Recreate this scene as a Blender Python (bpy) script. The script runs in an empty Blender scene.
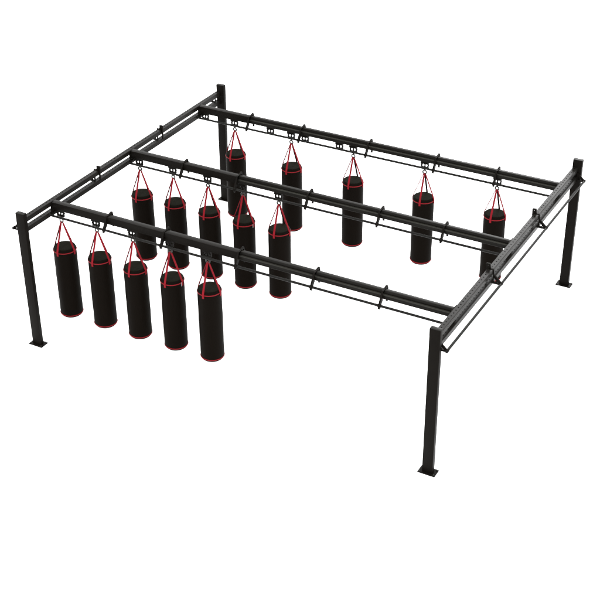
import bpy, bmesh, math, random
from mathutils import Vector, Matrix
PI = math.pi
random.seed(7)
scn = bpy.context.scene
COL = scn.collection

# ------------------------------------------------------------------ materials
def new_mat(name):
    m = bpy.data.materials.new(name); m.use_nodes = True
    nt = m.node_tree; b = nt.nodes['Principled BSDF']
    return m, nt, b

def coated(name, base, vary, rough, spec, bump=0.15, scale=60, grime=None):
    """surface with slight colour, gloss and relief variation in object space"""
    m, nt, b = new_mat(name)
    N, L = nt.nodes, nt.links
    tc = N.new('ShaderNodeTexCoord')
    n1 = N.new('ShaderNodeTexNoise'); n1.inputs['Scale'].default_value = 3.5; n1.inputs['Detail'].default_value = 6
    L.new(tc.outputs['Object'], n1.inputs['Vector'])
    mx = N.new('ShaderNodeMix'); mx.data_type = 'RGBA'
    mx.inputs['A'].default_value = (*[c*(1-vary) for c in base], 1)
    mx.inputs['B'].default_value = (*[c*(1+vary) for c in base], 1)
    L.new(n1.outputs['Fac'], mx.inputs['Factor'])
    L.new(mx.outputs['Result'], b.inputs['Base Color'])
    mr = N.new('ShaderNodeMapRange')
    mr.inputs['To Min'].default_value = rough-0.07; mr.inputs['To Max'].default_value = rough+0.07
    L.new(n1.outputs['Fac'], mr.inputs['Value']); L.new(mr.outputs['Result'], b.inputs['Roughness'])
    n2 = N.new('ShaderNodeTexNoise'); n2.inputs['Scale'].default_value = scale; n2.inputs['Detail'].default_value = 4
    L.new(tc.outputs['Object'], n2.inputs['Vector'])
    bp = N.new('ShaderNodeBump'); bp.inputs['Strength'].default_value = bump; bp.inputs['Distance'].default_value = 0.004
    L.new(n2.outputs['Fac'], bp.inputs['Height']); L.new(bp.outputs['Normal'], b.inputs['Normal'])
    b.inputs['Specular IOR Level'].default_value = spec
    return m

M_STEEL = coated('powder_coated_steel', (0.0035, 0.0029, 0.0023), 0.25, 0.42, 0.026)
M_RAIL  = coated('dark_painted_rail', (0.0060, 0.0055, 0.0047), 0.25, 0.31, 0.040)
M_BAR   = coated('bar_steel', (0.0034, 0.0032, 0.0026), 0.2, 0.4, 0.07)
M_RIDGE_LIT   = coated('painted_ridge_light', (0.017, 0.0165, 0.014), 0.3, 0.4, 0.08)  # lighter tone that paints in the light along the track ledge
M_HARD  = coated('zinc_hardware', (0.012, 0.012, 0.010), 0.2, 0.35, 0.2)
M_LEATH = coated('black_leatherette', (0.0020, 0.0012, 0.0006), 0.2, 0.6, 0.025, bump=0.35, scale=90)
M_CAP   = coated('black_canvas_cap', (0.0036, 0.0034, 0.0018), 0.25, 0.8, 0.03, bump=0.4, scale=160)
M_RED   = coated('red_webbing', (0.125, 0.0048, 0.0085), 0.15, 0.7, 0.05, bump=0.4, scale=200)
M_PIPE  = coated('red_piping', (0.115, 0.0036, 0.0062), 0.15, 0.5, 0.08, bump=0.1)
M_WEBB  = coated('black_webbing', (0.004, 0.003, 0.003), 0.2, 0.8, 0.05, bump=0.4, scale=200)
M_TAG   = coated('white_label', (0.32, 0.29, 0.29), 0.05, 0.6, 0.1)
M_FLOOR = coated('white_seamless_floor', (0.78, 0.78, 0.78), 0.003, 0.9, 0.0, bump=0.0)

# ------------------------------------------------------------------ helpers
def link(name, bm, mats, parent=None, loc=(0, 0, 0), smooth=False):
    bmesh.ops.recalc_face_normals(bm, faces=bm.faces) if not smooth == 'keep' else None
    me = bpy.data.meshes.new(name); bm.to_mesh(me); bm.free()
    for m in (mats if isinstance(mats, (list, tuple)) else [mats]): me.materials.append(m)
    o = bpy.data.objects.new(name, me); COL.objects.link(o)
    o.location = loc
    if parent: o.parent = parent
    if smooth:
        for p in me.polygons: p.use_smooth = True
        me.set_sharp_from_angle(angle=math.radians(40))
    return o

def empty(name, loc, label, cat, group=None):
    o = bpy.data.objects.new(name, None); COL.objects.link(o)
    o.location = loc; o.empty_display_size = 0.2
    o['label'] = label; o['category'] = cat
    if group: o['group'] = group
    return o

def add_box(bm, x0, x1, y0, y1, z0, z1, bev=0.0):
    t = bmesh.new()
    bmesh.ops.create_cube(t, size=1)
    for v in t.verts:
        v.co = Vector(((x0+x1)/2+v.co.x*(x1-x0), (y0+y1)/2+v.co.y*(y1-y0), (z0+z1)/2+v.co.z*(z1-z0)))
    if bev: bmesh.ops.bevel(t, geom=t.edges[:], offset=bev, segments=2, profile=0.6, affect='EDGES')
    merge(bm, t)

def merge(bm, t):
    me = bpy.data.meshes.new('tmp'); t.to_mesh(me); t.free(); bm.from_mesh(me); bpy.data.meshes.remove(me)

def add_tube(bm, a, b, r, n=16, cap=True):
    a, b = Vector(a), Vector(b); d = b-a
    t = bmesh.new()
    bmesh.ops.create_cone(t, cap_ends=cap, segments=n, radius1=r, radius2=r, depth=d.length)
    rot = d.to_track_quat('Z', 'Y').to_matrix().to_4x4()
    bmesh.ops.transform(t, matrix=Matrix.Translation((a+b)/2) @ rot, verts=t.verts)
    merge(bm, t)

def add_torus(bm, c, R, r, axis='Y', n=28, k=10):
    c = Vector(c); rings = []
    for i in range(n):
        u = 2*PI*i/n; ring = []
        for j in range(k):
            v = 2*PI*j/k
            p = Vector(((R+r*math.cos(v))*math.cos(u), (R+r*math.cos(v))*math.sin(u), r*math.sin(v)))
            if axis == 'Y': p = Vector((p.x, p.z, p.y))
            if axis == 'X': p = Vector((p.z, p.x, p.y))
            ring.append(bm.verts.new(c+p))
        rings.append(ring)
    for i in range(n):
        for j in range(k):
            bm.faces.new((rings[i][j], rings[(i+1) % n][j], rings[(i+1) % n][(j+1) % k], rings[i][(j+1) % k]))

def add_lathe(bm, prof, n=56, c=(0, 0, 0)):
    c = Vector(c); rings = []
    for r, z in prof:
        rings.append([bm.verts.new(c+Vector((r*math.cos(2*PI*i/n), r*math.sin(2*PI*i/n), z))) for i in range(n)] if r > 1e-6
                     else [bm.verts.new(c+Vector((0, 0, z)))])
    for A, B in zip(rings, rings[1:]):
        for i in range(n):
            j = (i+1) % n
            if len(A) == 1: bm.faces.new((A[0], B[i], B[j]))
            elif len(B) == 1: bm.faces.new((A[i], A[j], B[0]))
            else: bm.faces.new((A[i], A[j], B[j], B[i]))

def add_plate(bm, outline, hole_loops, t, to3d):
    """flat plate from an outline with holes, thickness t; to3d(u, v, w)"""
    f = bmesh.new(); loops = [outline]+hole_loops; edges = []
    for lp in loops:
        vs = [f.verts.new((u, v, 0)) for u, v in lp]
        for i in range(len(vs)): edges.append(f.edges.new((vs[i], vs[(i+1) % len(vs)])))
    bmesh.ops.triangle_fill(f, use_beauty=True, use_dissolve=False, edges=edges)
    r = bmesh.ops.extrude_face_region(f, geom=f.faces[:])
    for g in r['geom']:
        if isinstance(g, bmesh.types.BMVert): g.co.z += t
    for v in f.verts: v.co = Vector(to3d(v.co.x, v.co.y, v.co.z-t/2))
    merge(bm, f)

def circle(u, v, r, n=12): return [(u+r*math.cos(2*PI*i/n), v+r*math.sin(2*PI*i/n)) for i in range(n)]

# ------------------------------------------------------------------ setting
bm = bmesh.new()
g = 60
vs = [bm.verts.new(p) for p in ((-g, -g, 0), (g, -g, 0), (g, g, 0), (-g, g, 0))]
bm.faces.new(vs)
o = link('ground', bm, M_FLOOR); o['kind'] = 'structure'

# ------------------------------------------------------------------ the rig
W2, D2, H = 4.333, 3.644, 3.0
ZT = 2.83
GX = (-4.395, 4.300); GW = 0.110
rig = empty('training_rig', (0, 0, 0),
            'large black steel overhead rig on four posts with three cross beams carrying rows of bags', 'rig')
PZ = 0.012
for sx in (-1, 1):
    for sy in (-1, 1):
        cx, cy = sx*W2, sy*D2
        bm = bmesh.new(); add_box(bm, cx-.1, cx+.1, cy-.048, cy+.048, PZ, H-.006, bev=.006)
        post = link('post', bm, M_STEEL, rig, smooth=True)
        bm = bmesh.new(); add_box(bm, cx-.098, cx+.098, cy-.046, cy+.046, H-.0055, H+.003, bev=.002)
        link('post_cap', bm, M_RAIL, post, smooth=True)
        bm = bmesh.new()
        ol = [(cx-.165, cy-.105), (cx+.165, cy-.105), (cx+.165, cy+.105), (cx-.165, cy+.105)]
        add_plate(bm, ol, [], PZ, lambda u, v, w: (u, v, w+PZ/2+.0005))
        plate = link('base_plate', bm, M_STEEL, post)
        for ax in (-1, 1):
            for ay in (-1, 1):
                bm = bmesh.new(); px, py = cx+ax*.135, cy+ay*.078
                add_lathe(bm, [(0, PZ+.001), (.013, PZ+.001), (.013, PZ+.014), (.007, PZ+.014), (.007, PZ+.026), (0, PZ+.026)], 12, (px, py, 0))
                link('anchor_bolt', bm, M_HARD, post)

def perf_strip(bm, L, w, rows, pitch, rad, off, place):
    """strip of cells, each with an octagonal hole; u along the length, v across"""
    nx = int(round(L/pitch)); p = L/nx; h = w/rows
    verts = {}
    def V(u, v):
        k = (round(u, 5), round(v, 5))
        if k not in verts: verts[k] = bm.verts.new(place(u, v))
        return verts[k]
    for i in range(nx):
        for j in range(rows):
            u0, u1, v0, v1 = i*p, (i+1)*p, j*h, (j+1)*h
            uc, vc = (u0+u1)/2, (v0+v1)/2
            rim = [(u1, vc), (u1, v1), (uc, v1), (u0, v1), (u0, vc), (u0, v0), (uc, v0), (u1, v0)]
            hole = [(uc+rad*math.cos(PI/4*k), vc+rad*math.sin(PI/4*k)) for k in range(8)]
            for k in range(8):
                bm.faces.new((V(*rim[k]), V(*rim[(k+1) % 8]), V(*hole[(k+1) % 8]), V(*hole[k])))

def rail(name, xc, z0, z1):
    bm = bmesh.new(); y0, y1 = -D2+.0485, D2-.0485; L = y1-y0
    xa, xb = xc-GW/2, xc+GW/2; h = z1-z0
    b = .006
    perf_strip(bm, L, GW-2*b, 1, .104, .014, 0, lambda u, v: (xa+b+v, y0+u, z1))
    xo, xi = (xa, xb) if xc < 0 else (xb, xa)             # only the outward side is perforated
    perf_strip(bm, L, h-2*b, 2, .052, .008, 0, lambda u, v: (xo, y0+u, z0+b+v))
    def quad(*ps): bm.faces.new([bm.verts.new(p) for p in ps])
    quad((xi, y0, z0+b), (xi, y1, z0+b), (xi, y1, z1-b), (xi, y0, z1-b))
    quad((xa+b, y0, z0), (xb-b, y0, z0), (xb-b, y1, z0), (xa+b, y1, z0))
    for (ax, az), (bx, bz) in (((xa, z1-b), (xa+b, z1)), ((xb-b, z1), (xb, z1-b)), ((xb, z0+b), (xb-b, z0)), ((xa+b, z0), (xa, z0+b))):
        quad((ax, y0, az), (bx, y0, bz), (bx, y1, bz), (ax, y1, az))
    for y in (y0, y1): quad((xa, y, z0), (xb, y, z0), (xb, y, z1), (xa, y, z1))
    return link(name, bm, M_RAIL, rig)

for xc in GX:
    rail('side_rail', xc, ZT-.10, ZT)
    rail('side_rail', xc, ZT-.31, ZT-.21)

# pull-up bars outside the girders, on triangular brackets with an ear on the inner side
BARZ = 2.575
def side_bracket(xc, s, y, ear=True):
    f = GW/2+.002
    def P(u, v, w): return (xc+s*u, y+w, v)
    holes = [[(f+.022, 2.668), (f+.022, 2.582), (f+.060, 2.582), (f+.072, 2.618)], [(f+.086, 2.600), (f+.078, 2.578), (f+.120, 2.574)]]
    arm = [(f+.022, 2.73), (.238, 2.588), (.244, 2.560), (.232, 2.545), (f, 2.545)]
    bm = bmesh.new()
    if ear:                                               # yoke over the girder with an ear on the inner side
        ol = arm+[(f, ZT+.003), (-f, ZT+.003), (-f, 2.62), (-f-.024, 2.62), (-f-.034, 2.915), (-f-.02, 2.935), (-f+.048, 2.935), (-f+.052, 2.87), (-f+.060, ZT+.012), (f+.010, ZT+.012)]
        holes.append(circle(-f+.008, 2.895, .012))
        add_plate(bm, ol, holes, .030, P)
    else:
        add_plate(bm, [(f, 2.73)]+arm, holes, .020, P)
    b = link('bar_bracket', bm, M_STEEL, rig)
    bm = bmesh.new()
    c = (xc+s*.222, BARZ)
    add_tube(bm, (c[0], y-.024, c[1]), (c[0], y+.024, c[1]), .031, 20)
    link('bar_collar', bm, M_STEEL, b, smooth=True)
for xc, s, ys in ((GX[0], -1, (-1.15, 1.17)), (GX[1], 1, (-1.12, 1.27))):
    for y in ys: side_bracket(xc, s, y)
    for y in (-3.575, 3.575): side_bracket(xc, s, y, ear=False)
    bm = bmesh.new(); add_tube(bm, (xc+s*.222, -3.61, BARZ), (xc+s*.222, 3.61, BARZ), .025, 20)
    link('pull_up_bar', bm, M_BAR, rig, smooth=True)

# ------------------------------------------------------------------ cross beams
BY = (-2.657, 0.035, 2.748)                 # centre of each beam
X0, X1 = GX[0]+GW/2+.014, GX[1]-GW/2-.014
CLX = (-2.99, -1.66, -0.01, 1.575, 2.93)
COVER = (CLX[2], CLX[1], CLX[0])
for bi, yc in enumerate(BY):
    bm = bmesh.new(); add_box(bm, X0, X1, yc-.0375, yc+.0375, ZT-.078, ZT, bev=.005)
    beam = link('cross_beam', bm, M_RAIL, rig, smooth=True)
    bm = bmesh.new()                                      # lower track: a C profile open along the bottom
    y0, y1, zt, zb, t = yc-.0875, yc+.0875, ZT-.0785, ZT-.150, .007
    cs = [(y0, zb+.003), (y0, zt-.008), (y0+.006, zt), (y1-.006, zt), (y1, zt-.008), (y1, zb+.003), (y1-.003, zb), (yc+.022, zb), (yc+.022, zb+t),
          (y1-t, zb+t), (y1-t, zt-t), (y0+t, zt-t), (y0+t, zb+t), (yc-.022, zb+t), (yc-.022, zb), (y0+.003, zb)]
    A = [bm.verts.new((X0, y, z)) for y, z in cs]; B = [bm.verts.new((X1, y, z)) for y, z in cs]
    for i in range(len(cs)):
        j = (i+1) % len(cs); bm.faces.new((A[i], A[j], B[j], B[i]))
    link('track', bm, M_RAIL, beam)
    bm = bmesh.new(); add_box(bm, COVER[bi]+.02, X1-.002, yc-.0885, yc-.0380, ZT-.0783, ZT-.0700, bev=.0015)  # added pale strip, its colour standing in for light on the ledge
    link('ridge_light_strip', bm, M_RIDGE_LIT, beam, smooth=True)
    # boxed-in left run of the beam
    bm = bmesh.new(); add_box(bm, X0+.02, COVER[bi]-.02, yc-.0915, yc-.0378, ZT-.156, ZT-.0008, bev=.0015)
    link('track_cover', bm, M_STEEL, beam, smooth=True)
    for x, s in ((X0, -1), (X1, 1)):                      # end plates bolted to the girders
        bm = bmesh.new(); add_box(bm, *sorted((x+s*.0008, x+s*.012)), yc-.115, yc+.115, ZT-.305, ZT-.002, bev=.002)
        e = link('end_plate', bm, M_STEEL, beam, smooth=True)
        for zz in (ZT-.18, ZT-.27):
            for yy in (-.065, .065):
                bm = bmesh.new(); add_tube(bm, (x, yc+yy, zz), (x-s*.018, yc+yy, zz), .016, 6)
                link('bolt', bm, M_HARD, beam)
        # gusset under the beam end
        bm = bmesh.new()
        add_plate(bm, [(0, ZT-.158), (.10, ZT-.158), (0, ZT-.25)], [], .010, lambda u, v, w: (x-s*(u+.001), yc-.05+w, v))
        link('gusset', bm, M_STEEL, beam)
    by, bz = yc-.200, 2.597
    for x in CLX:
        def P(u, v, w, x=x, yc=yc): return (x+w, yc+u, v)
        bm = bmesh.new()
        ol = [(.092, 2.535), (.118, 2.535), (.118, 2.79), (.098, 2.862), (.082, 2.868), (-.01, 2.846), (-.085, 2.842), (-.115, 2.80), (-.228, 2.600),
              (-.233, 2.545), (-.215, 2.530), (-.19, 2.560), (-.100, 2.660), (-.100, 2.825), (-.094, 2.832), (.092, 2.832)]
        add_plate(bm, ol, [circle(.088, 2.852, .007)], .036, P)
        c = link('beam_clamp', bm, M_STEEL, rig)
        bm = bmesh.new()
        add_tube(bm, (x-.028, by, bz), (x+.028, by, bz), .033, 18)
        link('bar_collar', bm, M_STEEL, c, smooth=True)
        bm = bmesh.new(); add_tube(bm, (x-.022, yc+.106, 2.60), (x+.022, yc+.106, 2.60), .012, 6)
        link('bolt', bm, M_HARD, c)
    bm = bmesh.new(); add_tube(bm, (X0+.01, by, bz), (X1-.01, by, bz), .0235, 20)
    link('pull_up_bar', bm, M_BAR, rig, smooth=True)

# ------------------------------------------------------------------ trolleys
def make_trolley(loaded, loc, label, group):
    t = empty('trolley' if loaded else 'trolley', loc, label, 'trolley', group)   # origin at the hook height
    z = lambda a: a-2.407
    bm = bmesh.new()
    add_box(bm, -.085, .085, -.05, .05, z(2.612), z(2.672), bev=.004)
    link('carriage_plate', bm, M_STEEL, t, smooth=True)
    for s in (-1, 1):                                     # wheels running in the track, on a neck through the slot
        bm = bmesh.new(); add_tube(bm, (s*.05, -.05, z(2.715)), (s*.05, .05, z(2.715)), .024, 18)
        link('wheel', bm, M_HARD, t, smooth=True)
        bm = bmesh.new(); add_box(bm, s*.05-.008, s*.05+.008, -.008, .008, z(2.6725), z(2.707), bev=.001)
        link('wheel_neck', bm, M_STEEL, t)
        bm = bmesh.new(); add_box(bm, s*.074-.010, s*.074+.010, -.022, .022, z(2.532), z(2.6115), bev=.002)
        add_tube(bm, (s*.074, -.032, z(2.57)), (s*.074, .032, z(2.57)), .014, 8)
        link('side_lug', bm, M_STEEL, t)
    bm = bmesh.new()
    add_tube(bm, (0, 0, z(2.611)), (0, 0, z(2.50)), .016, 14)
    add_tube(bm, (0, 0, z(2.610)), (0, 0, z(2.592)), .024, 6)
    link('swivel_bolt', bm, M_STEEL, t, smooth=True)
    bm = bmesh.new(); add_box(bm, -.084, .084, -.024, .024, z(2.505), z(2.5315), bev=.003)
    link('lower_plate', bm, M_STEEL, t, smooth=True)
    if loaded:
        bm = bmesh.new(); add_tube(bm, (0, 0, z(2.5045)), (0, 0, z(2.455)), .016, 12)
        add_tube(bm, (0, 0, z(2.480)), (0, 0, z(2.455)), .022, 12)
        link('eye_bolt', bm, M_STEEL, t, smooth=True)
    return t

# ------------------------------------------------------------------ bags
R = 0.232; ZTOP, ZBOT = 1.832, 0.228
def strap_bm():
    """webbing band along local +x azimuth: ring -> rim -> down the side"""
    bm = bmesh.new()
    path = [(.008, 2.380), (.026, 2.345), (.070, 2.23), (.145, 2.035), (.203, 1.888), (R-.012, 1.833), (R+.001, 1.800), (R+.005, 1.765), (R+.005, 1.705)]
    wid = [.014, .016, .019, .019, .019, .020, .020, .020, .020]
    th = .011; n = len(path); loops = []
    for i, (r, z) in enumerate(path):
        a = path[max(i-1, 0)]; b = path[min(i+1, n-1)]
        dx, dz = b[0]-a[0], b[1]-a[1]; l = math.hypot(dx, dz); nx, nz = -dz/l, dx/l
        loops.append([bm.verts.new((r+nx*o*th, w*wid[i], z-2.407+nz*o*th)) for o, w in ((1, -1), (1, 1), (0, 1), (0, -1))])
    for A, B in zip(loops, loops[1:]):
        for k in range(4):
            f = bm.faces.new((A[k], A[(k+1) % 4], B[(k+1) % 4], B[k]))
            f.material_index = 1 if k == 2 else 0
    bm.faces.new(loops[0]); bm.faces.new(loops[-1])
    return bm

def make_bag(loc, label, group):
    t = empty('punching_bag', loc, label, 'punching bag', group)
    z = lambda a: a-2.407
    bm = bmesh.new()
    prof = [(0, z(ZBOT)), (R*.6, z(ZBOT)), (R-.050, z(ZBOT+.004)), (R-.024, z(ZBOT+.014)), (R-.007, z(ZBOT+.034)), (R, z(ZBOT+.058))]
    k = 14
    for i in range(1, k):
        f = i/k; prof.append((R+.0035*math.sin(PI*f)+.0012*math.sin(f*23), z(ZBOT+.058+f*(ZTOP-ZBOT-.13))))
    prof += [(R, z(ZTOP-.06)), (R-.003, z(ZTOP-.035)), (R-.011, z(ZTOP-.014)), (R-.020, z(ZTOP-.003)), (R-.026, z(ZTOP))]
    add_lathe(bm, prof, 64)
    # stitched panel seam down the back
    body = link('body', bm, M_LEATH, t, smooth=True)
    bm = bmesh.new()
    add_lathe(bm, [(R-.0265, z(ZTOP-.012)), (R-.0265, z(ZTOP+.002)), (R-.034, z(ZTOP+.004)), (R*.5, z(ZTOP-.004)), (R*.2, z(ZTOP-.001)), (0, z(ZTOP-.002))], 48)
    link('top_cap', bm, M_CAP, t, smooth=True)
    for zz in (ZTOP-.066, ZBOT+.066):
        bm = bmesh.new(); add_torus(bm, (0, 0, z(zz)), R-.001, .011, 'Z', 72, 8)
        link('piping', bm, M_PIPE, t, smooth=True)
    for a in range(4):
        bm = strap_bm()
        bmesh.ops.rotate(bm, cent=(0, 0, 0), matrix=Matrix.Rotation(a*PI/2+math.radians(2), 3, 'Z'), verts=bm.verts)
        link('strap', bm, [M_RED, M_WEBB], t)
    bm = bmesh.new(); add_torus(bm, (0, 0, 0), .040, .0145, 'Y')
    link('hanging_ring', bm, M_HARD, t, smooth=True)
    return t

def copy_tree(src, name, loc, label, group):
    r = src.copy(); COL.objects.link(r); r.location = loc
    r['label'] = label; r['group'] = group
    for ch in list(src.children):
        c = ch.copy(); COL.objects.link(c); c.parent = r
    return r

ORD = ('first', 'second', 'third', 'fourth', 'fifth')
BEAM = ('front', 'middle', 'rear')
XS = ((-4.195, -3.328, -2.465, -1.600, -0.748), (-4.167, -3.311, -2.442, -1.588, -0.735), (-3.427, -1.952, -0.402, 1.298, 2.940))
NEAR = (
 ('black punching bag nearest the front left post, leftmost on the front beam',
  'second black punching bag from the left in the front row',
  'black punching bag in the middle of the five on the front beam',
  'black punching bag with a white side tag, fourth from left in the front row',
  'rightmost black punching bag of the front row, hanging lowest in the picture'),
 ('leftmost black punching bag on the middle beam, its top clear against white',
  'second black punching bag from the left on the middle beam',
  'black punching bag in the middle of the five on the middle beam',
  'black punching bag with a white side tag, fourth from left on the middle beam',
  'rightmost black punching bag on the middle beam'),
 ('black punching bag beside the rear left post, leftmost on the rear beam',
  'second black punching bag from the left on the rear beam',
  'black punching bag in the middle of the widely spaced rear row',
  'fourth black punching bag from the left on the rear beam',
  'rightmost black punching bag on the rear beam, nearest the right girder'))
GB, GT = 'black punching bags hanging under the beams', 'trolleys running under the beams'
HZ = 2.407
bag0 = tro0 = None
for b in range(3):
    for i, x in enumerate(XS[b]):
        loc = (x, BY[b], HZ)
        tl = 'dark steel trolley carrying the %s bag from the left on the %s beam' % (ORD[i], BEAM[b])
        if bag0 is None:
            bag0 = bag = make_bag(loc, NEAR[b][i], GB); tro0 = make_trolley(True, loc, tl, GT)
        else:
            bag = copy_tree(bag0, 'punching_bag', loc, NEAR[b][i], GB); copy_tree(tro0, 'trolley', loc, tl, GT)
        bag.rotation_euler.z = math.radians(random.uniform(-4, 4))
# white side tags (built after the copying so that only two bags carry them)
def side_tag(bag):
    bm = bmesh.new(); a = math.radians(-8)
    for k in range(6): pass
    n = 5; r = R+.0125
    lo = [bm.verts.new((r*math.cos(a+.11*(k/n)), r*math.sin(a+.11*(k/n)), 1.70-2.407)) for k in range(n+1)]
    hi = [bm.verts.new((v.co.x, v.co.y, 1.785-2.407)) for v in lo]
    for k in range(n): bm.faces.new((lo[k], lo[k+1], hi[k+1], hi[k]))
    bmesh.ops.solidify(bm, geom=bm.faces[:], thickness=.002)
    link('label_tag', bm, M_TAG, bag)
for o in list(COL.objects):
    if o.get('category') == 'punching bag' and 'white side tag' in o['label']: side_tag(o)
parked = None
for i, (x, lab) in enumerate(((-4.21, 'empty trolley parked at the left end of the rear beam'),
               (-2.484, 'empty trolley on the rear beam, just left of the second rear bag'),
               (-1.60, 'empty trolley on the rear beam, just right of the second rear bag'),
               (-0.743, 'empty trolley on the rear beam, just left of the third rear bag'))):
    loc = (x, BY[2], HZ)
    if parked is None: parked = make_trolley(False, loc, lab, 'empty trolleys parked on the rear beam')
    else: copy_tree(parked, 'trolley', loc, lab, 'empty trolleys parked on the rear beam')

# ------------------------------------------------------------------ light
w = bpy.data.worlds.new('World'); scn.world = w; w.use_nodes = True
wt = w.node_tree; bg = wt.nodes['Background']; bg.inputs['Color'].default_value = (1, 1, 1, 1)
# bright white studio dome, stronger overhead than at the horizon
tc = wt.nodes.new('ShaderNodeTexCoord'); sp = wt.nodes.new('ShaderNodeSeparateXYZ'); mr = wt.nodes.new('ShaderNodeMapRange')
wt.links.new(tc.outputs['Generated'], sp.inputs['Vector']); wt.links.new(sp.outputs['Z'], mr.inputs['Value'])
mr.inputs['To Min'].default_value = 1.6; mr.inputs['To Max'].default_value = 5.2
wt.links.new(mr.outputs['Result'], bg.inputs['Strength'])
def area(name, loc, target, size, power, color=(1, 1, 1)):
    l = bpy.data.lights.new(name, 'AREA'); l.shape = 'RECTANGLE'; l.size, l.size_y = size; l.energy = power; l.color = color
    o = bpy.data.objects.new(name, l); COL.objects.link(o); o.location = loc
    o.rotation_euler = (Vector(target)-Vector(loc)).to_track_quat('-Z', 'Y').to_euler()
    return o
area('softbox_back', (-2, 30, 19), (2, 0, 2), (14, 10), 6000)

# ------------------------------------------------------------------ camera
cam = bpy.data.cameras.new('camera'); co = bpy.data.objects.new('camera', cam); COL.objects.link(co)
Cp = Vector((11.036834, -20.33718463, 14.53836056))
Rr = Vector((0.87660256, 0.48116263, -0.00710486)); Uu = Vector((-0.24661046, 0.46186572, 0.85197614)); F = Vector((-0.41322057, 0.74509233, -0.52353241))
m = Matrix((Rr, Uu, -F)).transposed().to_4x4(); m.translation = Cp
co.matrix_world = m
cam.sensor_width = 36; cam.sensor_fit = 'HORIZONTAL'; cam.lens = 1293.778/600*36
cam.clip_start = .1; cam.clip_end = 400
scn.camera = co
scn.view_settings.view_transform = 'Standard'; scn.view_settings.look = 'None'
scn.view_settings.exposure = 0; scn.view_settings.gamma = 1
